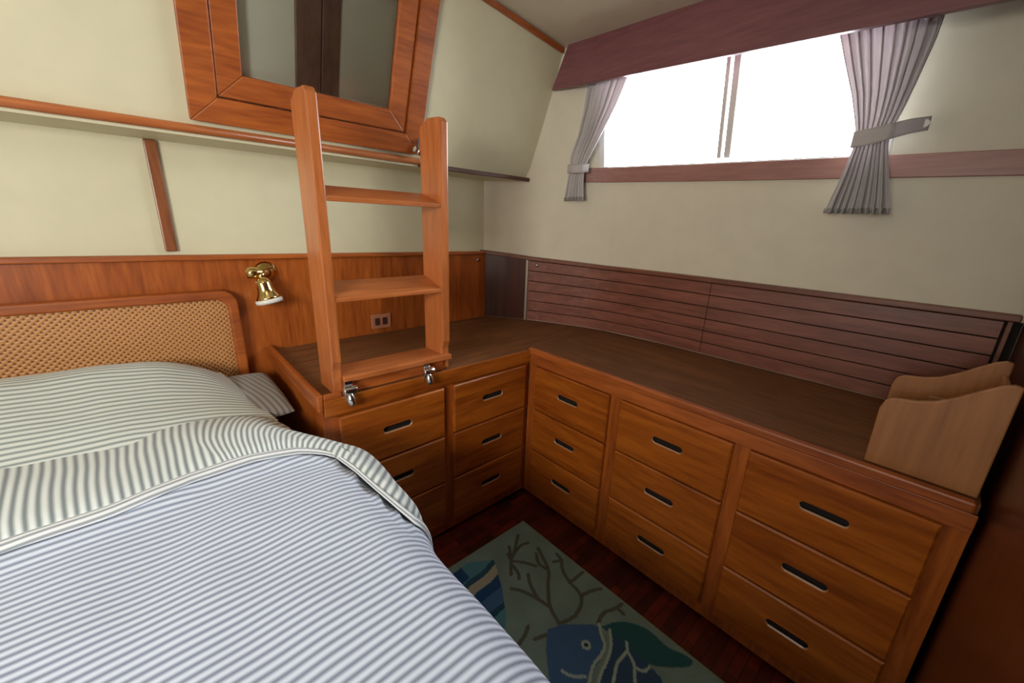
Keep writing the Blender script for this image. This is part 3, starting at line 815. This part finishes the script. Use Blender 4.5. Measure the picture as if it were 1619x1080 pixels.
# ------------------------------------------------------------------ rack on the right chest
RK = thing('magazine_rack', 'curved plywood desk rack at the right end of the long chest', 'rack', (0.15, -1.12, 0.0))
prof = [(-1.035, 0.0005), (-1.033, 0.128), (-1.038, 0.148), (-1.048, 0.157), (-1.062, 0.160), (-1.085, 0.163), (-1.11, 0.172), (-1.135, 0.190), (-1.16, 0.212), (-1.18, 0.228), (-1.195, 0.235), (-1.206, 0.233), (-1.206, 0.0005)]
b = MB(); b.prism(prof, lambda p, t: (t, p[0], p[1]), 0.034, 0.046); obj('front_panel', b, M['rack'], RK, bevel=0.003)
b = MB(); b.prism(prof, lambda p, t: (t, p[0], p[1]), 0.252, 0.264); obj('back_panel', b, M['rack'], RK, bevel=0.003)
b = MB(); b.box(0.046, 0.252, -1.050, -1.040, 0.0005, 0.095); obj('end_panel', b, M['rack'], RK, bevel=0.002)
b = MB(); b.box(0.046, 0.252, -1.204, -1.194, 0.0005, 0.205); obj('end_panel', b, M['rack'], RK, bevel=0.002)
b = MB(); b.box(0.046, 0.252, -1.194, -1.050, 0.0005, 0.012); obj('bottom_panel', b, M['rack'], RK)
b = MB(); b.box(0.145, 0.155, -1.194, -1.100, 0.012, 0.150); obj('divider', b, M['rack'], RK, bevel=0.002)

# ------------------------------------------------------------------ rug with coral and fish
RX0, RX1, RY0, RY1 = -0.74, -0.125, -1.20, -0.135
SAGE, BROWN = (0.16, 0.20, 0.145), (0.080, 0.078, 0.050)
BLUE, TEAL, NAVY, TAN, PALE, AQUA = (0.045, 0.095, 0.165), (0.020, 0.075, 0.070), (0.012, 0.045, 0.10), (0.32, 0.27, 0.17), (0.30, 0.33, 0.24), (0.07, 0.17, 0.18)
def smooth(pts, it=2):
    for _ in range(it):
        q = [pts[0]]
        for a, c_ in zip(pts, pts[1:]):
            q += [(a[0]*.75+c_[0]*.25, a[1]*.75+c_[1]*.25), (a[0]*.25+c_[0]*.75, a[1]*.25+c_[1]*.75)]
        pts = q + [pts[-1]]
    return pts
CORAL = [[(-.36,-.545),(-.343,-.524),(-.33,-.468),(-.275,-.411),(-.225,-.371),(-.203,-.319),(-.185,-.277)], [(-.328,-.461),(-.338,-.412),(-.354,-.369),(-.376,-.341)],
 [(-.334,-.422),(-.32,-.373),(-.294,-.337)], [(-.229,-.368),(-.237,-.327),(-.21,-.294)], [(-.343,-.524),(-.302,-.54),(-.253,-.533),(-.215,-.508),(-.21,-.45),(-.191,-.4),(-.16,-.373),(-.153,-.342)],
 [(-.215,-.508),(-.178,-.518),(-.148,-.534)], [(-.21,-.45),(-.166,-.455),(-.135,-.453)], [(-.16,-.373),(-.187,-.358)], [(-.255,-.6),(-.214,-.587),(-.179,-.605),(-.137,-.612)], [(-.168,-.609),(-.169,-.633)],
 [(-.435,-.508),(-.397,-.523)], [(-.52,-.50),(-.495,-.492),(-.449,-.483),(-.423,-.469)], [(-.34,-.30),(-.30,-.255),(-.274,-.241),(-.20,-.185)], [(-.29,-.245),(-.263,-.204)], [(-.274,-.241),(-.225,-.225),(-.196,-.237)], [(-.30,-.255),(-.29,-.227)], [(-.31,-.27),(-.315,-.31),(-.33,-.33)], [(-.30,-.26),(-.27,-.29),(-.25,-.33)],
 [(-.25,-1.1),(-.20,-1.0),(-.17,-.93)], [(-.22,-1.03),(-.26,-.97)]]
CORAL = [smooth(c_) for c_ in CORAL]
WAVE = [smooth([(-.255,-.603),(-.262,-.612),(-.280,-.632),(-.293,-.655),(-.330,-.662),(-.368,-.662),(-.42,-.690),(-.50,-.70)]),
        smooth([(-.245,-.635),(-.262,-.650),(-.285,-.668),(-.330,-.683),(-.372,-.690),(-.43,-.720),(-.50,-.73)]),
        smooth([(-.238,-.688),(-.259,-.706),(-.304,-.70),(-.349,-.72),(-.42,-.75)]), smooth([(-.259,-.706),(-.274,-.737),(-.307,-.756),(-.36,-.80)]), smooth([(-.281,-.741),(-.272,-.765),(-.251,-.767)]), smooth([(-.439,-.616),(-.434,-.638),(-.403,-.667)]),
        smooth([(-.34,-.79),(-.30,-.81),(-.27,-.85)])]
HEAD = [(-.386,-.513),(-.430,-.547),(-.482,-.609),(-.52,-.66),(-.50,-.70),(-.42,-.690),(-.368,-.668),(-.330,-.668),(-.293,-.655),(-.278,-.632),(-.255,-.603),(-.30,-.565),(-.34,-.53)]
BODY = [(-.250,-.633),(-.285,-.668),(-.372,-.690),(-.50,-.73),(-.55,-.80),(-.45,-.90),(-.33,-.90),(-.25,-.80),(-.245,-.76),(-.21,-.74)]
FINP = [(-.256,-.612),(-.21,-.630),(-.175,-.662),(-.150,-.717),(-.165,-.77),(-.135,-.83),(-.150,-.845),(-.175,-.834),(-.251,-.765),(-.245,-.70)]
def inpoly(p, poly):
    r = False; j = len(poly)-1
    for i in range(len(poly)):
        a, c_ = poly[i], poly[j]
        if (a[1] > p[1]) != (c_[1] > p[1]) and p[0] < (c_[0]-a[0])*(p[1]-a[1])/(c_[1]-a[1]) + a[0]: r = not r
        j = i
    return r
def dseg(p, a, c_):
    dx, dy = c_[0]-a[0], c_[1]-a[1]; l = dx*dx+dy*dy
    k = 0 if l == 0 else max(0, min(1, ((p[0]-a[0])*dx+(p[1]-a[1])*dy)/l))
    return math.hypot(p[0]-a[0]-k*dx, p[1]-a[1]-k*dy)
HEAD, FINP = smooth(HEAD+[HEAD[0]], 2), smooth(FINP+[FINP[0]], 2)
# striped angelfish partly under the bed
AF = [(-.345,-.215),(-.395,-.315),(-.455,-.408),(-.52,-.46),(-.62,-.47),(-.66,-.36),(-.60,-.24),(-.50,-.17),(-.42,-.165)]
def rug_col(x, y):
    p = (x, y); c_ = SAGE
    n_ = noise.noise(Vector((x*14, y*14, 0)))
    c_ = tuple(q*(1+0.18*n_) for q in c_)
    if x > RX1-0.012 or y > RY1-0.012: return tuple(q*1.0 for q in (0.17, 0.20, 0.12))
    for poly in CORAL:
        if min(abs(x-q[0])+abs(y-q[1]) for q in poly[::2]) < 0.06:
            if min(dseg(p, a, e) for a, e in zip(poly, poly[1:])) < 0.0060: c_ = BROWN; break
    if inpoly(p, AF):
        s = -(y+0.195) + 0.13*(x+0.4) + 0.003*math.sin(x*50)
        k = s + 0.25*(x+.5)
        if s < 0.025 or (x < -0.44 and s < 0.02): c_ = NAVY if x < -0.455 and s < 0.02 else AQUA
        elif s < 0.045: c_ = (0.02, 0.06, 0.085)
        elif s < 0.078: c_ = TAN
        elif s < 0.115: c_ = NAVY
        elif s < 0.160: c_ = BLUE
        elif s < 0.18: c_ = (0.01,0.05,0.07)
        else: c_ = AQUA
    if inpoly(p, BODY): c_ = (0.028, 0.06, 0.095)
    if inpoly(p, FINP): c_ = TEAL
    if inpoly(p, HEAD): c_ = BLUE
    for poly in WAVE:
        if min(abs(x-q[0])+abs(y-q[1]) for q in poly[::2]) < 0.05:
            if min(dseg(p, a, e) for a, e in zip(poly, poly[1:])) < 0.0042: c_ = PALE; break
    e = math.hypot(x+.334, y+.616)
    if e < 0.006: c_ = (0.01, 0.02, 0.03)
    elif e < 0.014: c_ = PALE
    return c_
b = MB(); NX, NY = 210, 360
us = frange(RX0, RX1, NX); vs = frange(RY0, RY1, NY)
def rugz(x, y):
    e = min(x-RX0, RX1-x, y-RY0, RY1-y); return -0.678 + 0.009*min(1.0, e/0.004)
b.grid(lambda u, v: (u, v, rugz(u, v)), us, vs)
ro = obj('rug', b, M['rug'])
ca = ro.data.color_attributes.new('pattern', 'FLOAT_COLOR', 'POINT')
i = 0
for u in us:
    for v in vs:
        q = rug_col(u, v); ca.data[i].color = (q[0]*1.6, q[1]*2.0, q[2]*2.5, 1.0); i += 1
tag(ro, 'sage green rug with blue fish and brown coral on the dark floor', 'rug')
